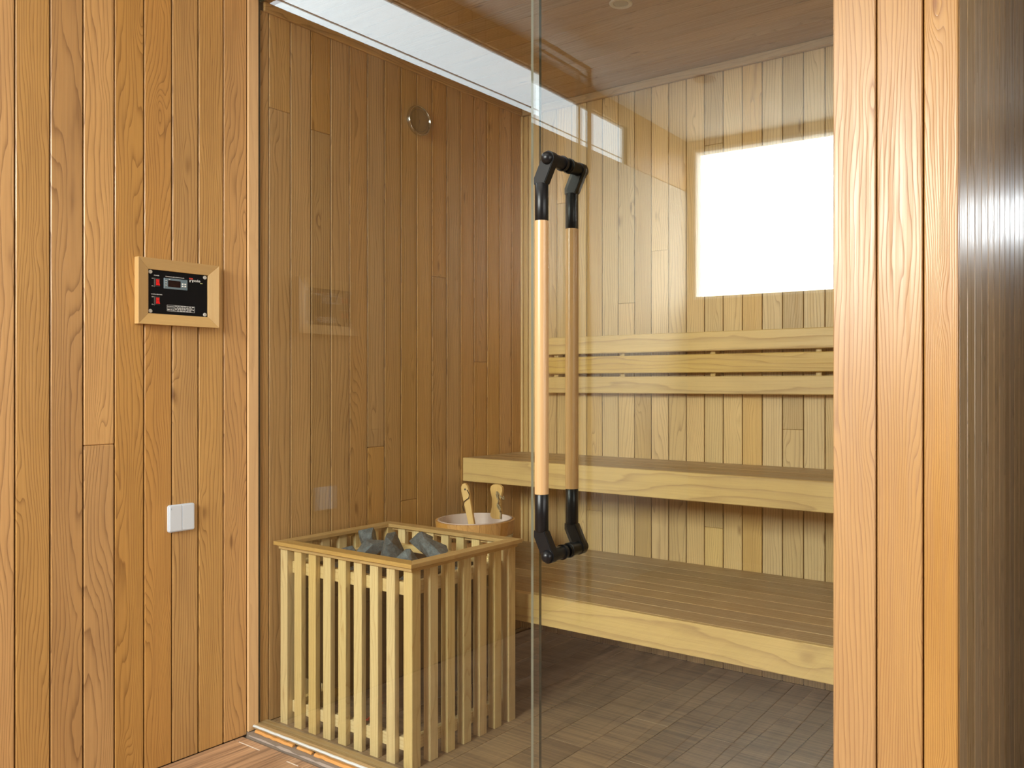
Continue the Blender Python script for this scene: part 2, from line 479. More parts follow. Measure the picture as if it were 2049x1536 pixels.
# planks outside the sauna
j = 0
y1_ = edge0
while y1_ > -0.25:
    ya = y1_ - 0.0873
    zt = ZS0 if y1_ <= YS1 + 0.03 else ZO
    zs = [0.0005] + ({5: [1.02]}.get(j, [])) + [ZS0]
    for za, zb in zip(zs, zs[1:]):
        board('plank', WX, XL, ya + GAP / 2, y1_ - GAP / 2, za + 0.0004, zb - 0.0004, W_WALL, wl, 'Z90', 0.0022)
    y1_ = ya; j += 1
YEND = y1_
# upper band above the strip window, a horizontal run of short planks
yy = 1.70
while yy > YR + 0.01:
    yb = max(yy - PW, YR)
    board('fascia_plank', WX, XL, yb + GAP / 2, yy - GAP / 2, (ZS1 if yy > YS0 else ZS0) + 0.002, ZO - 0.001, W_WALL, wl, 'Z90', 0.0022)
    yy -= PW
wp = tag(boxes('trim_1', [(WX, XL - 0.002, YR, YEND - 0.002, 0.0, ZS0 - 0.001)], BEIGE), 'beige painted stretch of the left wall behind the camera', 'wall', kind='structure')

# strip window
w1 = tag(boxes('window_1', [(XL - 0.10, XL - 0.020, YS0, YS1, ZS0, ZS0 + 0.006), (XL - 0.10, XL - 0.020, YS0, YS1, ZS1 - 0.010, ZS1),
               (XL - 0.10, XL - 0.020, YS0, YS0 + 0.014, ZS0 + 0.006, ZS1 - 0.010), (XL - 0.10, XL - 0.020, YS1 - 0.014, YS1, ZS0 + 0.006, ZS1 - 0.010)], WHITEPAINT),
         'long narrow frosted strip window high on the left wall', 'window', kind='structure')
boxes('pane', [(XL - 0.034, XL - 0.029, YS0 + 0.014, YS1 - 0.014, ZS0 + 0.006, ZS1 - 0.010)], PANE_S, w1)
boxes('glazing_bar', [(XL - 0.0285, XL - 0.021, YS0 + 0.0142, YS1 - 0.0142, ZS0 + 0.036, ZS0 + 0.040)], SCREW, w1)

# ------------------------------------------------------------------ sauna back wall
wb = tag(boxes('wall_back', [(XL - 0.16, XI + 0.09, YB + 0.018, YB + 0.10, -0.05, 2.6)], DARKB), 'sauna back wall of pale vertical wood planks', 'wall', kind='structure')
BJ = {3: [2.05], 5: [0.62], 9: [1.78], 12: [0.60, 2.2], 16: [1.02], 7: [1.56]}
x0 = -2.258 - 0.0868 * 5
j = 0
while x0 < XI:
    xa, xb = max(x0, XL), min(x0 + 0.0868, XI)
    if xb - xa > 0.004:
        zs = [0.02] + BJ.get(j, []) + [2.50]
        for za, zb in zip(zs, zs[1:]):
            board('plank', xa + GAP / 2, xb - GAP / 2, YB, YB + 0.018, za + 0.0004, zb - 0.0004, W_BACK, wb, 'Z', 0.0016)
    x0 += 0.0868; j += 1

# ------------------------------------------------------------------ sauna ceiling
sc = tag(boxes('ceiling_sauna', [(XL, XI, 1.72, YB + 0.02, ZC + 0.014, ZC + 0.06)], DARKB), 'sauna ceiling of brown wood boards', 'ceiling', kind='structure')
y = 1.75
while y < YB:
    yb = min(y + 0.0895, YB)
    board('ceiling_board', XL, XI, y + 0.0014, yb - 0.0014, ZC, ZC + 0.014, W_CEIL, sc, 'X', 0.0016)
    y += 0.0895
t2 = tag(board('trim_2', XL, XI, YB - 0.022, YB, ZC - 0.034, ZC, W_CEIL, None, 'X', 0.004), 'wood trim strip along the top of the sauna back wall', 'trim', kind='structure')
t3 = tag(board('trim_3', XL, XL + 0.012, 1.76, YB - 0.022, ZC - 0.034, ZC, W_WALL, None, 'Y', 0.003), 'wood trim strip along the top of the sauna left wall', 'trim', kind='structure')
t4 = tag(board('trim_4', XL, XL + 0.012, YB - 0.022, YB - 0.002, 0.02, ZC - 0.036, W_BACK, None, 'Z', 0.003), 'slim vertical trim in the back left sauna corner', 'trim', kind='structure')
t5 = tag(board('trim_5', XL + 0.012, XL + 0.036, YB - 0.012, YB, 0.02, ZC - 0.036, W_BACK, None, 'Z', 0.003), 'slim vertical trim beside the corner on the back wall', 'trim', kind='structure')

# ------------------------------------------------------------------ front wall: post, header, jamb, threshold
wf = tag(boxes('wall_front', [(XP0 + 0.004, XP1 - 0.018, YF + 0.018, 1.80, 0.0, ZO), (XL, XP0 + 0.004, YF + 0.03, 1.80, ZC + 0.01, ZO)], DARKB),
         'front wall post of three wide wood planks right of the door', 'wall', kind='structure')
board('plank', XP0, -0.500 - GAP / 2, YF, YF + 0.018, 0.0, 2.1515, W_POST, wf, 'Z', 0.0022)
board('plank', XP0, -0.500 - GAP / 2, YF, YF + 0.018, 2.1545, ZO, W_POST, wf, 'Z', 0.0022)
board('plank', -0.500 + GAP / 2, -0.410 - GAP / 2, YF, YF + 0.018, 0.0, ZO, W_POST, wf, 'Z', 0.0022)
board('plank', -0.410 + GAP / 2, XP1, YF, YF + 0.018, 0.0, ZO, W_POST, wf, 'Z', 0.0022)
for j in range(8):
    xa = XL + 0.0 + j * 0.2565
    board('header_plank', xa + 0.0008, xa + 0.2565 - 0.0008, YF + 0.012, YF + 0.03, ZC + 0.012, ZO, W_WALL, wf, 'Z', 0.002)
board('door_stop', XP0, XP0 + 0.004, YF + 0.018, 1.80, 0.02, ZC, W_POST, wf, 'Z', 0.0005)

tj = tag(board('trim_6', XL, XL + 0.010, YF, 1.738, 0.012, 2.545, W_JAMB, None, 'Z', 0.001), 'pale vertical wood jamb where the glass meets the left wall', 'trim', kind='structure')
th_ = tag(board('trim_7', XL + 0.010, XP0, YF, 1.738, 2.525, 2.545, W_JAMB, None, 'X', 0.001), 'pale wood header strip above the glass', 'trim', kind='structure')
tg = tag(boxes('trim_8', [(XL + 0.0005, XL + 0.006, 1.7385, 1.7455, 0.03, 2.525)], BLACKM), 'black gasket line at the left edge of the glass', 'trim', kind='structure')
tt = tag(boxes('trim_9', [(XL, XP0, 1.7215, 1.779, 0.0, 0.014)], DARKB), 'brown wooden threshold under the glass', 'threshold', kind='structure')
board('threshold_board', XL, XP0, 1.7215, 1.779, 0.0145, 0.030, W_TOP, tt, 'X', 0.003)
rr = random.Random(3)
bm = bmesh.new()
tube(bm, [(XL + 0.012 + 0.02 * q, 1.7185 + rr.uniform(-0.0010, 0.0010), 0.0275) for q in range(101)], 0.0042, 6)
shade_auto(mesh_obj('caulk_bead', bm, CAULK, tt))
# orange adhesive squeezed out in patches along the front of the threshold
bm = bmesh.new()
xq = XL + 0.03
while xq < XP0 - 0.12:
    Lq = rr.uniform(0.07, 0.30)
    nq = max(3, int(Lq / 0.02))
    tube(bm, [(xq + Lq * q / nq, 1.7165 + rr.uniform(-0.002, 0.001), 0.012 + rr.uniform(-0.002, 0.003)) for q in range(nq + 1)], rr.uniform(0.0055, 0.0085), 6)
    xq += Lq + rr.uniform(0.005, 0.03)
shade_auto(mesh_obj('adhesive_bead', bm, ADHES, tt))
bm = bmesh.new()
tube(bm, [(XL + 0.012 + 0.03 * q, 1.7045 + rr.uniform(-0.003, 0.003), -0.0005) for q in range(66)], 0.0075, 6)
shade_auto(mesh_obj('grout_smear', bm, SMEAR, tt))

# right side wall of the sauna cabin
ws = tag(boxes('wall_side', [(XI + 0.018, XP1 - 0.018, 1.80, 3.30, 0.0, ZO)], DARKB), 'glossy dark plank side wall of the sauna at the right edge', 'wall', kind='structure')
y = YF + 0.0175; j = 0
while y < 3.28:
    yb = min(y + 0.0725, 3.29)
    board('plank', XP1 - 0.018, XP1, y + GAP / 2, yb - GAP / 2, 0.0, ZO, W_SIDE, ws, 'Z90', 0.0022)
    y += 0.0725; j += 1
y = 1.802
while y < YB - 0.01:
    yb = min(y + PW, YB)
    board('inner_plank', XI, XI + 0.018, y + GAP / 2, yb - GAP / 2, 0.02, ZC, W_BACK, ws, 'Z90', 0.0018)
    y += PW

# ------------------------------------------------------------------ outer room
co = tag(boxes('ceiling', [(XL - 0.16, 2.7, YR - 0.1, 6.1, ZO, ZO + 0.08)], PLASTER), 'white plaster ceiling of the outer room', 'ceiling', kind='structure')
WB0, WB1, WZ0, WZ1 = -2.600, -0.86, 1.785, 2.825
wr = tag(boxes('wall_rear', [(XL - 0.16, 2.7, YR - 0.12, YR, -0.05, WZ0), (XL - 0.16, 2.7, YR - 0.12, YR, WZ1, ZO),
    (XL - 0.16, WB0, YR - 0.12, YR, WZ0, WZ1), (WB1, 2.7, YR - 0.12, YR, WZ0, WZ1)], W_WALL), 'wood panelled wall behind the camera', 'wall', kind='structure')
wq = tag(boxes('wall_light_block', [(0.95, 2.6, 1.68, 1.78, -0.05, ZO)], W_WALL), 'unseen wood partition added to block window light from the side wall', 'wall', kind='structure')  # added out of view to keep right window light off the side planks
w2 = tag(boxes('window_2', [(WB0, WB0 + 0.02, YR - 0.1, YR - 0.01, WZ0, WZ1), (WB1 - 0.02, WB1, YR - 0.1, YR - 0.01, WZ0, WZ1),
    (WB0 + 0.02, WB1 - 0.02, YR - 0.1, YR - 0.01, WZ0, WZ0 + 0.02), (WB0 + 0.02, WB1 - 0.02, YR - 0.1, YR - 0.01, WZ1 - 0.02, WZ1)], WHITEPAINT),
    'large bright window reflected in the glass door', 'window', kind='structure')
boxes('pane', [(WB0 + 0.02, WB1 - 0.02, YR - 0.06, YR - 0.055, WZ0 + 0.02, WZ1 - 0.02)], GLASS, w2)
# portal: tells the renderer where the sky comes in
pd = bpy.data.lights.new('sky_portal', 'AREA'); pd.shape = 'RECTANGLE'; pd.size = WB1 - WB0; pd.size_y = WZ1 - WZ0
pd.cycles.is_portal = True
pl = bpy.data.objects.new('sky_portal', pd); pl.location = ((WB0 + WB1) / 2, YR - 0.13, (WZ0 + WZ1) / 2); pl.rotation_euler = (rad(90), 0, 0)
COL.objects.link(pl)
RW0, RW1, RZ0, RZ1 = 0.1, 1.6, 0.9, 2.6  # window added out of view to brighten the outer left wall
wR = tag(boxes('wall_right', [(2.6, 2.7, YR, 6.0, -0.05, RZ0), (2.6, 2.7, YR, 6.0, RZ1, ZO), (2.6, 2.7, YR, RW0, RZ0, RZ1), (2.6, 2.7, RW1, 6.0, RZ0, RZ1)], PLASTER),
    'pale wall on the far right of the outer room', 'wall', kind='structure')
w3 = tag(boxes('fill_window_3', [(2.61, 2.69, RW0, RW0 + 0.03, RZ0, RZ1), (2.61, 2.69, RW1 - 0.03, RW1, RZ0, RZ1), (2.61, 2.69, RW0, RW1, RZ0, RZ0 + 0.03), (2.61, 2.69, RW0, RW1, RZ1 - 0.03, RZ1)], WHITEPAINT),
    'unseen frosted window added on the right wall as fill light', 'window', kind='structure')
boxes('pane', [(2.65, 2.655, RW0 + 0.03, RW1 - 0.03, RZ0 + 0.03, RZ1 - 0.03)], PANE_R, w3)
FX0, FX1, FZ0, FZ1 = -0.28, 1.40, 2.12, 2.42
wF = tag(boxes('wall_far', [(XP1 - 0.1, 2.7, 6.0, 6.1, -0.05, FZ0), (XP1 - 0.1, 2.7, 6.0, 6.1, FZ1, ZO), (XP1 - 0.1, FX0, 6.0, 6.1, FZ0, FZ1), (FX1, 2.7, 6.0, 6.1, FZ0, FZ1),
    (XP1 - 0.1, XP1 - 0.02, 3.30, 6.0, -0.05, ZO)], W_SIDE), 'pale wall at the end of the passage', 'wall', kind='structure')
w4 = tag(boxes('window_4', [(FX0, FX0 + 0.03, 6.02, 6.09, FZ0, FZ1), (FX1 - 0.03, FX1, 6.02, 6.09, FZ0, FZ1), (FX0, FX1, 6.02, 6.09, FZ0, FZ0 + 0.03), (FX0, FX1, 6.02, 6.09, FZ1 - 0.03, FZ1)], WHITEPAINT),
    'window at the end of the passage', 'window', kind='structure')
boxes('pane', [(FX0 + 0.03, FX1 - 0.03, 6.05, 6.055, FZ0 + 0.03, FZ1 - 0.03)], PANE_F, w4)

# ------------------------------------------------------------------ fixed glass pane
def pane_mesh(x0, x1, z0, z1, t, edges):
    """slab along x, faces +-y clear; the listed upright edges get the edge materials"""
    bm = bmesh.new()
    bmesh.ops.create_cube(bm, size=1.0)
    bmesh.ops.scale(bm, vec=(x1 - x0, t, z1 - z0), verts=bm.verts)
    bmesh.ops.translate(bm, vec=((x0 + x1) / 2, 0, (z0 + z1) / 2), verts=bm.verts)
    for f in bm.faces:
        n = f.normal
        f.material_index = 0 if abs(n.y) > 0.5 else (1 if n.x > 0.5 else (2 if n.x < -0.5 else 1))
    return bm
fp = mesh_obj('window_5', pane_mesh(XL + 0.006, -1.389, 0.030, 2.520, 0.010, 0), [GLASS, GEDGE, GEDGE], None, loc=(0, YG + 0.002, 0))
tag(fp, 'fixed clear glass pane in front of the heater', 'glass pane', kind='structure')

# ------------------------------------------------------------------ glass door, ajar
DH = (-0.578, YG)          # hinge
DA = rad(1.6)
door = empty('door_1', (DH[0], DH[1], 0.0), DA)
tag(door, 'clear glass sauna door with long wooden pull handles', 'door', kind='structure')
DW = 0.818
mesh_obj('door_pane', pane_mesh(-DW, 0.0, 0.036, 2.515, 0.010, 0), [GLASS, GEDGE, GEDGEL], door)
for z in (0.30, 2.25):
    boxes('hinge', [(-0.030, -0.006, -0.022, -0.0055, z - 0.045, z + 0.045), (-0.030, -0.006, 0.0055, 0.022, z - 0.045, z + 0.045)], BLACK, door, 0.002)

# pull handle: two wooden grips joined through the glass
HX = -1.290 - DH[0]
ZT, ZB = 1.757, 0.775
RB = 0.0175
def pull(side, name):
    s = -1 if side == 'out' else 1
    yb = s * 0.066                      # grip axis off the glass
    bx_ = HX - 0.026
    zt, zb = ZT - 0.058, ZB + 0.058     # ends of the sleeves
    ws_ = 0.093                         # sleeve length
    bm = bmesh.new(); L = (zt - ws_) - (zb + ws_)
    lathe(bm, [(0, 0), (RB, 0), (RB, L), (0, L)], 40)
    g = shade_auto(mesh_obj(name, bm, W_GRIP, door, loc=(bx_, yb, zb + ws_)))
    for (z0, z1) in ((-ws_, 0.0), (L, L + ws_)):
        bm = bmesh.new()
        lathe(bm, [(0, z0), (RB - 0.0015, z0), (RB - 0.0005, z0 + 0.0012), (RB - 0.0005, z1 - 0.0012), (RB - 0.0015, z1), (0, z1)], 40)
        shade_auto(mesh_obj('sleeve', bm, BLACK, g))
    for top in (1, -1):
        ze = (L + ws_) if top == 1 else -ws_
        pz = (ZT if top == 1 else ZB) - (zb + ws_)
        px_ = HX - bx_
        # flat bent arm from the sleeve to the bolt
        a = 0.0165
        ang = math.atan2((pz - ze) , px_)
        out = []
        out += [(-a, ze - top * 0.002), (-a, ze + top * 0.014)]
        dirv = Vector((px_, pz - (ze + top * 0.010))).normalized()
        nrm = Vector((-dirv.y, dirv.x))
        c = Vector((px_, pz)); rr_ = 0.0185
        a0 = math.atan2(nrm.y, nrm.x)
        if top == 1:
            arc = [c + rr_ * Vector((math.cos(a0 - math.pi * q / 12), math.sin(a0 - math.pi * q / 12))) for q in range(13)]
        else:
            a0 = math.atan2(-nrm.y, -nrm.x)
            arc = [c + rr_ * Vector((math.cos(a0 + math.pi * q / 12), math.sin(a0 + math.pi * q / 12))) for q in range(13)]
        out += [(p.x, p.y) for p in arc]
        out += [(a, ze - top * 0.002)]
        bm = bmesh.new()
        prism(bm, out, -0.0115, 0.0115)
        bmesh.ops.bevel(bm, geom=[e for e in bm.edges if abs((e.verts[0].co - e.verts[1].co).y) < 1e-5], offset=0.0015, segments=2, affect='EDGES')
        shade_auto(mesh_obj('arm', bm, BLACK, g), 35)
        # domed bolt cap and spacer through the glass
        Mx = Matrix.Translation((px_, 0, pz)) @ Matrix.Rotation(rad(90) * (1 if s == -1 else -1), 4, 'X')
        bm = bmesh.new()
        prof = [(0.0160, 0.010)] + [(0.0158 * math.cos(t * math.pi / 16), 0.0125 + 0.0140 * math.sin(t * math.pi / 16)) for t in range(0, 9)]
        prof[-1] = (0, prof[-1][1])
        lathe(bm, prof, 28, Mx)
        shade_auto(mesh_obj('bolt_cap', bm, BLACK, g), 50)
        bm = bmesh.new()
        lathe(bm, [(0.0165, -0.011), (0.0165, -0.048), (0.0195, -0.048), (0.0195, -0.054), (0.0175, -0.0545), (0.0175, -0.0605), (0, -0.0605)], 28, Mx)
        shade_auto(mesh_obj('spacer', bm, BLACK, g), 40)
    return g
pull('out', 'pull_handle')
pull('in', 'pull_handle')

# ------------------------------------------------------------------ benches
def bench(name, z1, y0, label, gaps, zf0):
    e = empty(name, (0, 0, 0)); e.location = (-1.54, (y0 + YB) / 2, zf0)
    tag(e, label, 'bench')
    off = e.location
    def B(nm, x0, x1, ya, yb, za, zb, mat, ax, bev=0.002):
        return board(nm, x0 - off.x, x1 - off.x, ya - off.y, yb - off.y, za - off.z, zb - off.z, mat, e, ax, bev)
    x0, x1 = XL + 0.002, XI - 0.002
    B('front_board', x0, x1, y0, y0 + 0.022, zf0, z1, W_BENCH, 'X', 0.0025)
    for ya, yb in zip(gaps, gaps[1:]):
        B('seat_board', x0, x1, ya + 0.0014, yb - 0.0014, z1 - 0.024, z1 - 0.0005, W_TOP, 'X', 0.0022)
    for q in range(5):
        xc = x0 + 0.03 + q * (x1 - x0 - 0.06) / 4
        B('bearer', xc - 0.02, xc + 0.02, y0 + 0.024, YB - 0.03, z1 - 0.070, z1 - 0.026, W_BENCH, 'Y', 0.002)
    B('back_rail', x0, x1, YB - 0.028, YB - 0.002, z1 - 0.075, z1 - 0.026, W_BENCH, 'X', 0.002)
    return e
g1 = [2.401 + 0.0925 * q for q in range(9)]; g1[0] = 2.4005; g1[-1] = YB - 0.001
lower = bench('lower_bench', 0.440, 2.378, 'wide lower sauna bench with dark slatted seat near the floor', g1, 0.334)
g2 = [2.773, 2.873, 2.973, 3.073, YB - 0.001]
upper = bench('upper_bench', 0.873, 2.751, 'upper sauna bench with pale front board below the backrest', g2, 0.769)

br_ = empty('backrest', (-1.45, YB - 0.03, 1.159)); tag(br_, 'wooden backrest of three horizontal slats on the sauna back wall', 'backrest')
for za, zb in ((1.336, 1.415), (1.247, 1.323), (1.159, 1.232)):
    board('slat', -2.47 + 1.45, XI - 0.01 + 1.45, -0.040, -0.016, za - 1.159, zb - 1.159, W_BENCH, br_, 'X', 0.003)
for xc in (-2.40, -2.032, -1.588, -1.138, -0.70):
    board('batten', xc - 0.012 + 1.45, xc + 0.012 + 1.45, -0.016, 0.0285, 0.004, 0.252, W_BENCH, br_, 'Z', 0.002)

# ------------------------------------------------------------------ heater guard
GX0, GX1, GY0, GY1 = -2.598, -1.912, 1.776, 2.298
HZ = 0.655
hg = empty('heater_guard', ((GX0 + GX1) / 2, (GY0 + GY1) / 2, 0.02)); tag(hg, 'square wooden slatted guard fence around the sauna heater', 'heater guard')
ho = hg.location
def mitre(name, p, q, w_, z0, z1, mat, side):
    """mitred frame bar from corner p to corner q (outer edge), w_ wide towards the inside"""
    bm = bmesh.new()
    p = Vector(p); q = Vector(q); d = (q - p); L = d.length; d.normalize()
    n = Vector((-d.y, d.x)) * side
    # local: length along z, width along x, thickness along y
    pts = [(0, -L / 2), (0, L / 2), (w_, L / 2 - w_), (w_, -L / 2 + w_)]
    h = z1 - z0
    a = [bm.verts.new((x_, -h / 2, z_)) for x_, z_ in pts]; b = [bm.verts.new((x_, h / 2, z_)) for x_, z_ in pts]
    bm.faces.new(a); bm.faces.new(b[::-1])
    for i_ in range(4): bm.faces.new((a[i_], b[i_], b[(i_ + 1) % 4], a[(i_ + 1) % 4]))
    bmesh.ops.recalc_face_normals(bm, faces=bm.faces)
    bmesh.ops.bevel(bm, geom=list(bm.edges), offset=0.0010, segments=1, affect='EDGES')
    me = bpy.data.meshes.new(name); bm.to_mesh(me); bm.free(); me.materials.append(mat)
    o = bpy.data.objects.new(name, me)
    lx, lz = Vector((n.x, n.y, 0)), Vector((d.x, d.y, 0)); ly = lz.cross(lx)
    M = Matrix((lx, ly, lz)).transposed().to_4x4()
    mid = (p + q) / 2
    M.translation = Vector((mid.x, mid.y, (z0 + z1) / 2)) - ho
    o.matrix_local = M
    return link(o, hg)
cs = [(GX0, GY0), (GX1, GY0), (GX1, GY1), (GX0, GY1)]
for i_ in range(4):
    mitre('top_rail', cs[i_], cs[(i_ + 1) % 4], 0.046, HZ - 0.013, HZ, W_RAIL, 1)
ins = 0.012
ci = [(GX0 + ins, GY0 + ins), (GX1 - ins, GY0 + ins), (GX1 - ins, GY1 - ins), (GX0 + ins, GY1 - ins)]
for i_ in range(4):
    mitre('under_rail', ci[i_], ci[(i_ + 1) % 4], 0.012, HZ - 0.0265, HZ - 0.0135, W_RAIL, 1)
def gb(nm, x0, x1, ya, yb, za, zb, mat, ax, bev=0.0015):
    return board(nm, x0 - ho.x, x1 - ho.x, ya - ho.y, yb - ho.y, za - ho.z, zb - ho.z, mat, hg, ax, bev)
SX0, SX1, SY0, SY1 = -2.592, -1.934, 1.800, 2.300 - 0.014
SWd, ST = 0.0385, 0.019
ZSL = HZ - 0.014
nf = 9
for i_ in range(nf):
    xa = SX0 + i_ * (SX1 - SWd - SX0) / (nf - 1)
    sd_ = 0.036 if i_ in (0, nf - 1) else ST
    gb('slat', xa, xa + SWd, SY0, SY0 + sd_, 0.02, ZSL, W_SLAT, 'Z', 0.0012)
    gb('slat', xa, xa + SWd, SY1 - sd_, SY1, 0.02, ZSL, W_SLAT, 'Z', 0.0012)
ns = 7
for i_ in range(1, ns - 1):
    ya = SY0 + i_ * (SY1 - 0.034 - SY0) / (ns - 1)
    gb('slat', SX1 - 0.030, SX1, ya, ya + 0.035, 0.02, ZSL, W_SLAT, 'Z', 0.0012)
    gb('slat', SX0, SX0 + 0.030, ya, ya + 0.035, 0.02, ZSL, W_SLAT, 'Z', 0.0012)
for za, zb in ((0.543, 0.584), (0.060, 0.100)):
    gb('cross_rail', SX0 + 0.040, SX1 - 0.040, SY0 + ST + 0.0005, SY0 + ST + 0.022, za, zb, W_SLAT, 'X')
    gb('cross_rail', SX0 + 0.040, SX1 - 0.040, SY1 - ST - 0.022, SY1 - ST - 0.0005, za, zb, W_SLAT, 'X')
    gb('cross_rail', SX1 - 0.052, SX1 - 0.0305, SY0 + ST + 0.024, SY1 - ST - 0.024, za, zb, W_SLAT, 'Y')
    gb('cross_rail', SX0 + 0.0305, SX0 + 0.052, SY0 + ST + 0.024, SY1 - ST - 0.024, za, zb, W_SLAT, 'Y')

# ------------------------------------------------------------------ heater
hx, hy = -2.265, 2.035
ht = empty('sauna_heater', (hx, hy, 0.02)); tag(ht, 'black metal sauna heater standing inside the slatted wooden guard', 'heater')
hw, hd = 0.265, 0.185
boxes('body', [(-hw, hw, -hd, hd, 0.15, 0.47)], STEEL, ht, 0.006)
boxes('stone_tray', [(-hw, hw, -hd, -hd + 0.004, 0.471, 0.548), (-hw, hw, hd - 0.004, hd, 0.471, 0.548), (-hw, -hw + 0.004, -hd + 0.005, hd - 0.005, 0.471, 0.548),
    (hw - 0.004, hw, -hd + 0.005, hd - 0.005, 0.471, 0.548), (-hw + 0.005, hw - 0.005, -hd + 0.005, hd - 0.005, 0.471, 0.49)], STEEL, ht)
for sx in (-1, 1):
    for sy in (-1, 1):
        boxes('leg', [(sx * (hw - 0.03) - 0.012, sx * (hw - 0.03) + 0.012, sy * (hd - 0.03) - 0.012, sy * (hd - 0.03) + 0.012, 0.0, 0.149)], STEEL, ht, 0.002)
bm = bmesh.new(); tube(bm, [(0.02, -0.05, 0.149), (0.03, -0.09, 0.10), (-0.03, -0.10, 0.03), (-0.12, -0.08, 0.012)], 0.004, 6)
shade_auto(mesh_obj('power_cable', bm, REDSW, ht))

# stones
def stone(seed, loc, size, sq, rot, label, group=None):
    r_ = random.Random(seed); bm = bmesh.new()
    for q in range(16):
        v = Vector((r_.gauss(0, 1), r_.gauss(0, 1), r_.gauss(0, 1))).normalized()
        v = Vector((v.x * sq[0], v.y * sq[1], v.z * sq[2])) * size * r_.uniform(0.85, 1.08)
        bm.verts.new(v)
    res = bmesh.ops.convex_hull(bm, input=list(bm.verts))
    junk = [g_ for g_ in res['geom_interior'] if isinstance(g_, bmesh.types.BMVert)]
    if junk: bmesh.ops.delete(bm, geom=junk, context='VERTS')
    bmesh.ops.bevel(bm, geom=list(bm.edges), offset=size * 0.018, segments=1, affect='EDGES')
    bmesh.ops.recalc_face_normals(bm, faces=bm.faces)
    o = mesh_obj('sauna_stone', bm, STONE, None, loc=loc, rot=rot)
    tag(o, label, 'stone', group or 'stones on the sauna heater')
    return o
ST_ = [
    (1, (-2.440, 1.960, 0.606), 0.036, (1.2, 1.0, 0.75), (0, 0.2, 0.3), 'small low grey stone, leftmost on the heater'),
    (2, (-2.440, 2.060, 0.642), 0.046, (0.75, 0.8, 1.25), (0.2, -0.25, 0.0), 'tall pointed dark stone left of the middle on the heater'),
    (3, (-2.340, 1.985, 0.618), 0.054, (1.15, 0.9, 0.75), (0.1, -0.5, 0.4), 'sloping blue-grey stone between the pointed and the largest one'),
    (4, (-2.240, 1.990, 0.634), 0.066, (0.95, 0.75, 1.0), (0.3, 0.3, 0.2), 'largest blue-grey stone in the middle of the heater'),
    (5, (-2.190, 2.085, 0.642), 0.050, (0.9, 0.9, 0.95), (0.5, 0.3, 0.0), 'dark stone half hidden behind the largest one'),
    (6, (-2.080, 2.030, 0.645), 0.056, (1.2, 0.8, 0.55), (0.2, 0.35, 0.2), 'pale flat grey stone, rightmost on the heater'),
    (7, (-2.105, 1.950, 0.616), 0.050, (0.95, 0.8, 0.8), (0.1, 0.7, 0.5), 'dark stone in front, below the pale flat one'),
]
for s_ in ST_: stone(*s_)
r_ = random.Random(11); n_ = 20
for a_ in range(5):
    for b_ in range(3):
        stone(100 + n_, (hx - 0.18 + 0.09 * a_ + r_.uniform(-.01, .01), hy - 0.10 + 0.10 * b_ + r_.uniform(-.01, .01), 0.541 + r_.uniform(-0.004, 0.004)), 0.038,
              (1.0, 1.0, 0.75), (r_.uniform(0, 3), 0.2, r_.uniform(0, 3)), 'dark grey stone low in the bed under the upper heater stones', 'stones bedded below the upper ones')
        n_ += 1

# ------------------------------------------------------------------ bucket and ladle
bc = (-2.390, 2.570)
bk = empty('sauna_bucket', (bc[0], bc[1], 0.4405)); tag(bk, 'orange wooden sauna bucket with rope handle on the lower bench', 'bucket')
BH, RT, RBm = 0.205, 0.162, 0.135
nst = 22
me_st = None
for i_ in range(nst):
    a0 = 2 * math.pi * (i_ - 0.5) / nst + 0.004; a1 = 2 * math.pi * (i_ + 0.5) / nst - 0.004
    if me_st is None:
        bm = bmesh.new(); vs = []
        for (rr_, z_) in ((RBm, 0), (RT, BH), (RT - 0.016, BH), (RBm - 0.016, 0)):
            vs.append([bm.verts.new((rr_ * math.cos(t_), rr_ * math.sin(t_), z_)) for t_ in (-math.pi / nst + 0.003, 0, math.pi / nst - 0.003)])
        for q in range(4):
            A, Bv = vs[q], vs[(q + 1) % 4]
            for s2 in range(2): bm.faces.new((A[s2], A[s2 + 1], Bv[s2 + 1], Bv[s2]))
        bm.faces.new([vs[q][0] for q in range(4)]); bm.faces.new([vs[q][2] for q in range(4)][::-1])
        bmesh.ops.recalc_face_normals(bm, faces=bm.faces)
        me_st = bpy.data.meshes.new('stave'); bm.to_mesh(me_st); bm.free(); me_st.materials.append(W_PAIL)
    o = bpy.data.objects.new('stave', me_st); o.rotation_euler = (0, 0, 2 * math.pi * i_ / nst); link(o, bk)
for z_ in (0.04, 0.135):
    bm = bmesh.new(); r0 = RBm + (RT - RBm) * z_ / BH + 0.001; r1 = RBm + (RT - RBm) * (z_ + 0.014) / BH + 0.001
    lathe(bm, [(r0, z_), (r0 + 0.0012, z_), (r1 + 0.0012, z_ + 0.014), (r1, z_ + 0.014), (r0, z_)], 44)
    shade_auto(mesh_obj('hoop', bm, CHROME, bk))
bm = bmesh.new()
lathe(bm, [(0, 0.012), (RBm - 0.018, 0.012), (RT - 0.0175, BH - 0.004), (RT - 0.0165, BH + 0.003), (RT - 0.010, BH + 0.003), (RT - 0.010, BH + 0.0006), (RT - 0.0165, BH - 0.002), (RBm - 0.017, 0.008), (0, 0.008)], 44)
shade_auto(mesh_obj('liner', bm, LINER, bk))
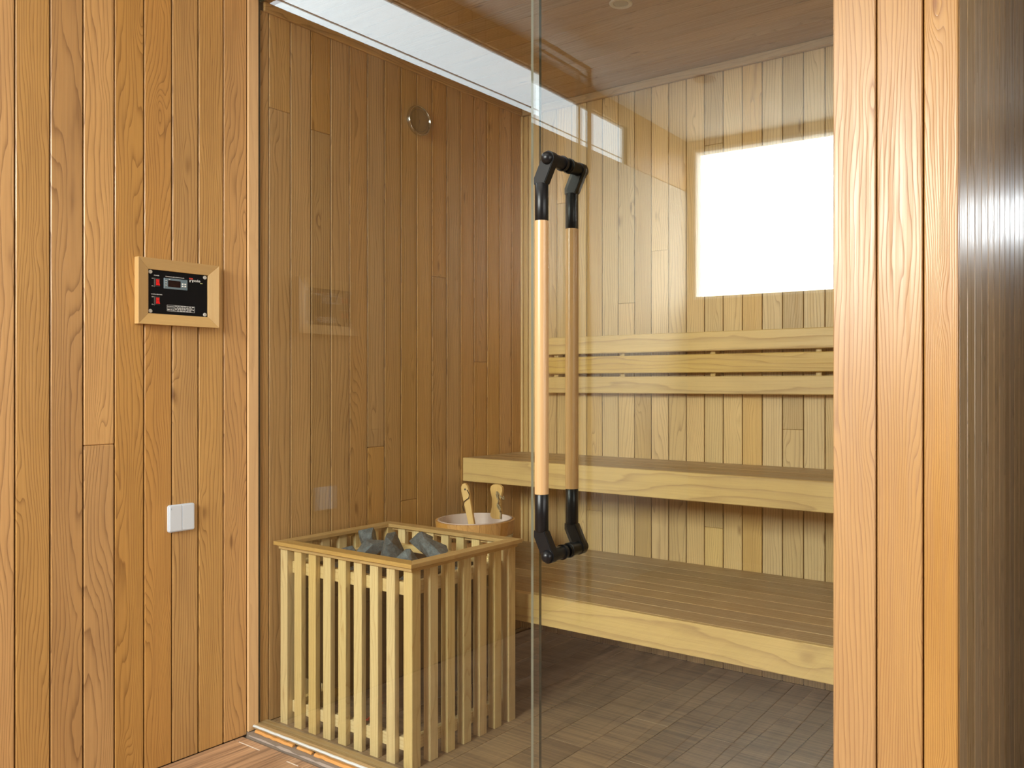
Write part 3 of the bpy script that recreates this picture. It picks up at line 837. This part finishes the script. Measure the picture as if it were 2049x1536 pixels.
# upright ear with a rope, at the back right of the rim
ea = math.radians(48)
ear = bmesh.new()
half = [(0.030, -0.02), (0.024, 0.010), (0.019, 0.035), (0.019, 0.065), (0.024, 0.090), (0.027, 0.105), (0.024, 0.118), (0.014, 0.126), (0.0, 0.128)]
outl = half + [(-x_, z_) for x_, z_ in half[:-1][::-1]]
prism(ear, outl, -0.008, 0.008)
bmesh.ops.bevel(ear, geom=[e for e in ear.edges if abs((e.verts[0].co - e.verts[1].co).y) < 1e-5], offset=0.002, segments=1, affect='EDGES')
bmesh.ops.scale(ear, vec=(1.2, 1.0, 1.0), verts=ear.verts)
eo = shade_auto(mesh_obj('ear', ear, W_LADLE, bk, loc=(-0.012, 0.148, BH), rot=(0, 0, rad(4))), 35)
bm = bmesh.new()
pts = []
for q in range(26):
    t_ = q / 25
    pts.append((0.008 + 0.020 * t_ + 0.004 * math.sin(t_ * 9), -0.012 - 0.004 * math.sin(t_ * 15), 0.098 - 0.112 * t_))
tube(bm, pts, 0.0036, 7)
pts = [(0.010 + 0.024 * math.sin(math.pi * q / 12), -0.011 + 0.026 * q / 12, 0.096 - 0.030 * math.sin(math.pi * q / 12)) for q in range(13)]
tube(bm, pts, 0.0034, 7)
pts = [(0.012 + 0.020 * q / 15 - 0.006 * math.sin(q * 0.9), -0.019 + 0.004 * math.sin(q * 0.9), 0.090 - 0.075 * q / 15) for q in range(16)]
tube(bm, pts, 0.0032, 7)
shade_auto(mesh_obj('rope', bm, ROPE, eo))

# ladle standing in the bucket
ld = empty('ladle', (bc[0] + 0.045, bc[1] - 0.02, 0.455)); tag(ld, 'wooden ladle leaning in the sauna bucket, handle upright', 'ladle')
ldir = Vector((-0.20, -0.05, 0.97)).normalized()
bm = bmesh.new()
half = [(0.012, 0.0), (0.012, 0.11), (0.013, 0.20), (0.0155, 0.275), (0.0165, 0.315), (0.014, 0.335), (0.007, 0.345), (0.0, 0.347)]
prism(bm, half + [(-x_, z_) for x_, z_ in half[:-1][::-1]], -0.0085, 0.0085)
bmesh.ops.bevel(bm, geom=[e for e in bm.edges if abs((e.verts[0].co - e.verts[1].co).y) < 1e-5], offset=0.002, segments=1, affect='EDGES')
q_ = Vector((0, 0, 1)).rotation_difference(ldir)
hn = mesh_obj('handle', bm, W_LADLE, ld); hn.rotation_euler = (q_.to_matrix() @ Matrix.Rotation(rad(20), 3, 'Z')).to_euler(); shade_auto(hn, 35)
bm = bmesh.new(); lathe(bm, [(0, 0.0), (0.034, 0.002), (0.042, 0.03), (0.042, 0.05), (0.038, 0.05), (0.037, 0.03), (0.03, 0.008), (0, 0.006)], 24)
shade_auto(mesh_obj('bowl', bm, W_LADLE, ld, loc=(0.030, 0.0, 0.0)))
bm = bmesh.new(); tube(bm, [(0.011, -0.011, 0.318), (0.018, -0.013, 0.300), (0.012, -0.012, 0.285), (-0.010, -0.0125, 0.275), (-0.022, -0.008, 0.255), (-0.024, 0.0, 0.235)], 0.0018, 6)
shade_auto(mesh_obj('cord', bm, BLACKM, hn))
bm = bmesh.new(); lathe(bm, [(0, 0), (0.0042, 0), (0.0042, 0.0006), (0, 0.0006)], 14, Matrix.Translation((0.002, -0.0083, 0.322)) @ Matrix.Rotation(rad(90), 4, 'X'))
mesh_obj('hole', bm, BLACKM, hn)

# ------------------------------------------------------------------ round gauge on the sauna's left wall
ga = empty('round_gauge', (XL, 2.482, 2.300)); tag(ga, 'round metal-rimmed wall gauge on the sauna left wall', 'gauge')
Mx = Matrix.Rotation(rad(90), 4, 'Y')
def lx(nm, prof, mat, par, seg=48, M=Mx):
    bm = bmesh.new(); lathe(bm, prof, seg, M); return shade_auto(mesh_obj(nm, bm, mat, par), 35)
lx('rim', [(0.0, 0.0005), (0.060, 0.0005), (0.0625, 0.004), (0.0625, 0.016), (0.0605, 0.0195), (0.0575, 0.0195), (0.055, 0.014)], CHROME, ga)
dl = lx('dial', [(0.055, 0.012), (0.0, 0.012)], DIAL, ga)
lx('dial_ring', [(0.047, 0.0126), (0.045, 0.0126)], DIALMARK, ga)
for q in range(11):
    t_ = rad(-40 + 26 * q)
    M = Mx @ Matrix.Rotation(t_, 4, 'Z')
    bm = bmesh.new()
    vs = [bm.verts.new(M @ Vector(p)) for p in ((0.036, -0.0008, 0.0126), (0.043, -0.0008, 0.0126), (0.043, 0.0008, 0.0126), (0.036, 0.0008, 0.0126))]
    bm.faces.new(vs); mesh_obj('tick', bm, DIALMARK, dl)
bm = bmesh.new(); vs = [bm.verts.new(Mx @ Vector(p)) for p in ((-0.004, -0.0015, 0.0135), (0.034, -0.004, 0.0135), (-0.002, 0.003, 0.0135))]; bm.faces.new(vs)
mesh_obj('needle', bm, DIALMARK, dl)
lx('cover_glass', [(0.0572, 0.0172), (0.0, 0.0185)], GLASS, ga)

# ------------------------------------------------------------------ ceiling lights
def downlight(name, x_, y_, z_, r, label, ringm, glm):
    o = empty(name, (x_, y_, z_)); tag(o, label, 'ceiling light')
    bm = bmesh.new(); lathe(bm, [(r, -0.0005), (r, -0.003), (r * 0.92, -0.005), (r * 0.66, -0.003), (r * 0.64, -0.0005)], 40); shade_auto(mesh_obj('ring', bm, ringm, o), 40)
    bm = bmesh.new(); lathe(bm, [(r * 0.62, -0.0006), (r * 0.6, -0.002), (r * 0.35, -0.0012), (0, -0.001)], 40); shade_auto(mesh_obj('lens', bm, glm, o), 40)
    return o
downlight('downlight', -1.612, 2.472, ZC, 0.041, 'round white recessed light in the sauna ceiling, switched off', LAMPW, LAMPG)
downlight('downlight', -2.03, -0.78, ZO, 0.06, 'round dark recessed light in the plaster ceiling, seen only mirrored in the door', DIALMARK, DIALMARK)

cl = empty('fill_lamp', (-1.25, 0.72, ZO)); tag(cl, 'long flush fill light added out of view above the glass front', 'added fill light')  # assumed lamp, added to match the room's light; never in view
boxes('housing', [(-0.90, 0.90, -0.19, 0.19, -0.030, -0.0005)], WHITEPAINT, cl, 0.004)
boxes('diffuser', [(-0.87, 0.87, -0.16, 0.16, -0.0335, -0.0305)], FILL_GLOW, cl)

# ------------------------------------------------------------------ light switch on the left wall
sw = empty('light_switch', (XL, 1.4675, 0.774)); tag(sw, 'white double rocker light switch on the left wall', 'light switch')
def rounded(nm, w_, h_, r_, x0, x1, mat, par, cy=0.0, cz=0.0, bev=0.001):
    bm = bmesh.new(); pts = []
    for (sx, sz, a0) in ((1, 1, 0), (-1, 1, 90), (-1, -1, 180), (1, -1, 270)):
        for q in range(6):
            t_ = rad(a0 + 18 * q); pts.append((sx * (w_ / 2 - r_) + r_ * math.cos(t_), sz * (h_ / 2 - r_) + r_ * math.sin(t_)))
    M = Matrix(((0, 1, 0, 0), (1, 0, 0, cy), (0, 0, 1, cz), (0, 0, 0, 1)))
    prism(bm, pts, x0, x1, M)
    bmesh.ops.bevel(bm, geom=[e for e in bm.edges if abs(e.verts[0].co.x - x1) < 1e-6 and abs(e.verts[1].co.x - x1) < 1e-6], offset=bev, segments=2, affect='EDGES')
    return shade_auto(mesh_obj(nm, bm, mat, par), 40)
rounded('plate', 0.086, 0.086, 0.007, 0.0003, 0.0085, WHITEP, sw, bev=0.0025)
rounded('rocker', 0.0385, 0.080, 0.003, 0.0086, 0.0105, WHITEP, sw, -0.0200)
rounded('rocker', 0.0385, 0.080, 0.003, 0.0086, 0.0105, WHITEP, sw, 0.0200)
boxes('indicator', [(0.01055, 0.0108, -0.0352, -0.0340, 0.028, 0.034)], DISPGREY, sw)

# ------------------------------------------------------------------ control panel on the left wall
PY0, PY1, PZ0, PZ1 = 1.3235, 1.585, 1.384, 1.588
cp = empty('control_panel', (XL, (PY0 + PY1) / 2, (PZ0 + PZ1) / 2)); tag(cp, 'black sauna control panel in a mitred wooden frame on the left wall', 'control panel')
po = cp.location
FW = 0.034
def frame_bar(p, q):
    """mitred bar with a face that slopes down towards the panel"""
    bm = bmesh.new(); p = Vector(p); q = Vector(q); d = q - p; L = d.length; d.normalize(); n = Vector((-d.y, d.x))
    # local x: inwards, y: away from the wall, z: along
    def ring(x_, hh): return [(x_, 0.0, -L / 2 + x_), (x_, 0.0, L / 2 - x_), (x_, hh, L / 2 - x_), (x_, hh, -L / 2 + x_)]
    A = [bm.verts.new(v) for v in ring(0, 0.024)]; B_ = [bm.verts.new(v) for v in ring(FW, 0.0165)]
    bm.faces.new(A); bm.faces.new(B_[::-1])
    for i_ in range(4): bm.faces.new((A[i_], B_[i_], B_[(i_ + 1) % 4], A[(i_ + 1) % 4]))
    bmesh.ops.recalc_face_normals(bm, faces=bm.faces)
    bmesh.ops.bevel(bm, geom=list(bm.edges), offset=0.0006, segments=1, affect='EDGES')
    me = bpy.data.meshes.new('frame_bar'); bm.to_mesh(me); bm.free(); me.materials.append(W_FRAME)
    o = bpy.data.objects.new('frame_bar', me)
    lz = Vector((0, d.x, d.y)); lxv = Vector((0, n.x, n.y)); ly = lz.cross(lxv)
    if ly.x < 0: lz = -lz; ly = -ly
    M = Matrix((lxv, ly, lz)).transposed().to_4x4(); mid = (p + q) / 2
    M.translation = Vector((0.0003, mid.x - po.y, mid.y - po.z))
    o.matrix_local = M
    return link(o, cp)
pc = [(PY0, PZ0), (PY1, PZ0), (PY1, PZ1), (PY0, PZ1)]
for i_ in range(4): frame_bar(pc[i_], pc[(i_ + 1) % 4])
def PL(y_, z_, x_=0.0): return (x_, y_ - po.y, z_ - po.z)
def pbox(nm, y0, y1, z0, z1, x0, x1, mat, par=cp, bev=0.0):
    return boxes(nm, [(x0, x1, y0 - po.y, y1 - po.y, z0 - po.z, z1 - po.z)], mat, par, bev)
XF = 0.0122
pbox('face_plate', 1.3580, 1.5500, 1.4190, 1.5530, 0.0004, 0.0120, PANEL)
for (y_, z_) in ((1.3655, 1.5465), (1.5420, 1.5465), (1.3655, 1.4255), (1.5420, 1.4255)):
    bm = bmesh.new(); lathe(bm, [(0.0062, 0.0121), (0.0055, 0.0142), (0.0022, 0.0147), (0.0020, 0.0137), (0, 0.0137)], 20, Matrix.Translation((0, y_ - po.y, z_ - po.z)) @ Mx)
    shade_auto(mesh_obj('screw', bm, SCREW, cp), 40)
for zc, txt, ty0, tw, tz in ((1.5155, 'POWER', 1.3765, 0.0165, 1.5355), (1.4585, 'SAUNA HEATING', 1.3675, 0.0350, 1.4770)):
    body = pbox('rocker_switch', 1.3795, 1.3940, zc - 0.0135, zc + 0.0135, 0.0121, 0.0150, BLACKM, bev=0.0006)
    bm = bmesh.new(); prism(bm, [(0.0150, 0.0095), (0.0162, 0.0095), (0.0158, 0.0), (0.0200, -0.0095), (0.0150, -0.0095)], -0.0048, 0.0048)
    mesh_obj('rocker', bm, REDSW, body, loc=(0, 1.3868 - po.y, zc - po.z))
    bm = bmesh.new(); lathe(bm, [(0.0026, 0.01625), (0.0018, 0.01625)], 16, Matrix.Translation((0, 1.3868 - po.y, zc + 0.0045 - po.z)) @ Mx)
    mesh_obj('rocker_mark', bm, REDPRINT, body)
    text_mesh('lettering', txt, 0.0042, PRINT, cp, PL(ty0, tz, XF), width=tw)
    text_mesh('lettering', 'Off', 0.0044, PRINT, cp, PL(1.3695, zc + 0.0100, XF))
    text_mesh('lettering', 'On', 0.0044, PRINT, cp, PL(1.3695, zc - 0.0135, XF))
    pbox('line', 1.3776, 1.3782, zc - 0.0150, zc + 0.0135, 0.0121, XF + 0.0001, SCREW)
text_mesh('lettering', 'TEMPERATURE CONTROLLER', 0.0042, PRINT, cp, PL(1.4120, 1.5355, XF), width=0.061)
dsp = pbox('display_unit', 1.4065, 1.4825, 1.4985, 1.5320, 0.0121, 0.0155, DISPGREY, bev=0.001)
pbox('screen', 1.4190, 1.4590, 1.5050, 1.5255, 0.0156, 0.0160, SCREEN, dsp)
for (y_, z_) in ((1.4660, 1.5175), (1.4745, 1.5175), (1.4660, 1.5105), (1.4745, 1.5105)):
    pbox('button', y_ - 0.0028, y_ + 0.0028, z_ - 0.0022, z_ + 0.0022, 0.0156, 0.0168, PRINT, dsp, 0.0005)
for (y_, z_) in ((1.4130, 1.5235), (1.4130, 1.5165), (1.4130, 1.5095), (1.4240, 1.5285)):
    pbox('indicator', y_ - 0.0022, y_ + 0.0022, z_ - 0.0007, z_ + 0.0007, 0.0156, 0.0158, PRINT, dsp)
text_mesh('logo', 'n', 0.0165, PRINT, cp, PL(1.4890, 1.5265, XF), width=0.0115)
text_mesh('logo', 'noska', 0.0120, PRINT, cp, PL(1.5015, 1.5290, XF), width=0.0245)
pbox('logo_mark', 1.4895, 1.4945, 1.5365, 1.5405, 0.0121, XF + 0.0002, REDPRINT)
pbox('logo_mark', 1.4960, 1.5012, 1.5360, 1.5405, 0.0121, XF + 0.0002, REDPRINT)
pbox('logo_mark', 1.5262, 1.5340, 1.5250, 1.5268, 0.0121, XF + 0.0002, GREENPRINT)
# outlined notice: thin frame, two cells at the left, four rows of fine print at the right
lw = 0.0006
b0, b1, c0, c1 = 1.4175, 1.5075, 1.4290, 1.4485
nb = boxes('notice', [(0.0121, XF + 0.0001, y0 - po.y, y1 - po.y, z0 - po.z, z1 - po.z) for (y0, y1, z0, z1) in
     ((b0, b1, c0, c0 + lw), (b0, b1, c1 - lw, c1), (b0, b0 + lw, c0, c1), (b1 - lw, b1, c0, c1), (1.4430, 1.4436, c0, c1), (b0, 1.4430, 1.4385, 1.4391), (1.4436, b1, 1.4385, 1.4391))], PRINT, cp)
text_mesh('lettering', 'WARNING', 0.0052, PRINT, nb, PL(1.4193, 1.4415, XF), width=0.0220)
rw = random.Random(5)
words = []
def row(y0, y1, z0, h_):
    y_ = y0
    while y_ < y1 - 0.003:
        w_ = min(rw.uniform(0.004, 0.010), y1 - y_)
        q = y_
        while q < y_ + w_ - 0.0008:
            words.append((q, q + 0.0009, z0, z0 + h_ * rw.uniform(0.75, 1.0))); q += 0.0014
        y_ += w_ + 0.0016
row(1.4195, 1.4415, 1.4317, 0.0040)
for z_ , a_, b_ in ((1.4447, 1.4452, 1.5055), (1.4402, 1.4490, 1.5010), (1.4350, 1.4452, 1.5055), (1.4305, 1.4490, 1.5010)): row(a_, b_, z_, 0.0027)
boxes('fine_print', [(0.0121, XF, y0 - po.y, y1 - po.y, z0 - po.z, z1 - po.z) for (y0, y1, z0, z1) in words], PRINT, nb)

# ------------------------------------------------------------------ slender wooden stand in the outer room (seen mirrored in the door)
sd = empty('wooden_frame_stand', (-2.40, -0.12, 0.0)); tag(sd, 'slender brown wooden frame stand mirrored in the glass door', 'frame stand')
for yo, zt, w_ in ((-0.048, 2.822, 0.012), (0.048, 2.775, 0.008)):
    board('post', -w_, w_, yo - w_, yo + w_, 0.0, zt, W_SIDE, sd, 'Z', 0.002)
    board('top_bar', -w_, w_, yo + w_ + 0.0005, 0.40, zt - 2 * w_, zt, W_SIDE, sd, 'Y', 0.002)
board('cross_bar', -0.007, 0.007, -0.0355, 0.0395, 2.755, 2.769, W_SIDE, sd, 'Y', 0.002)
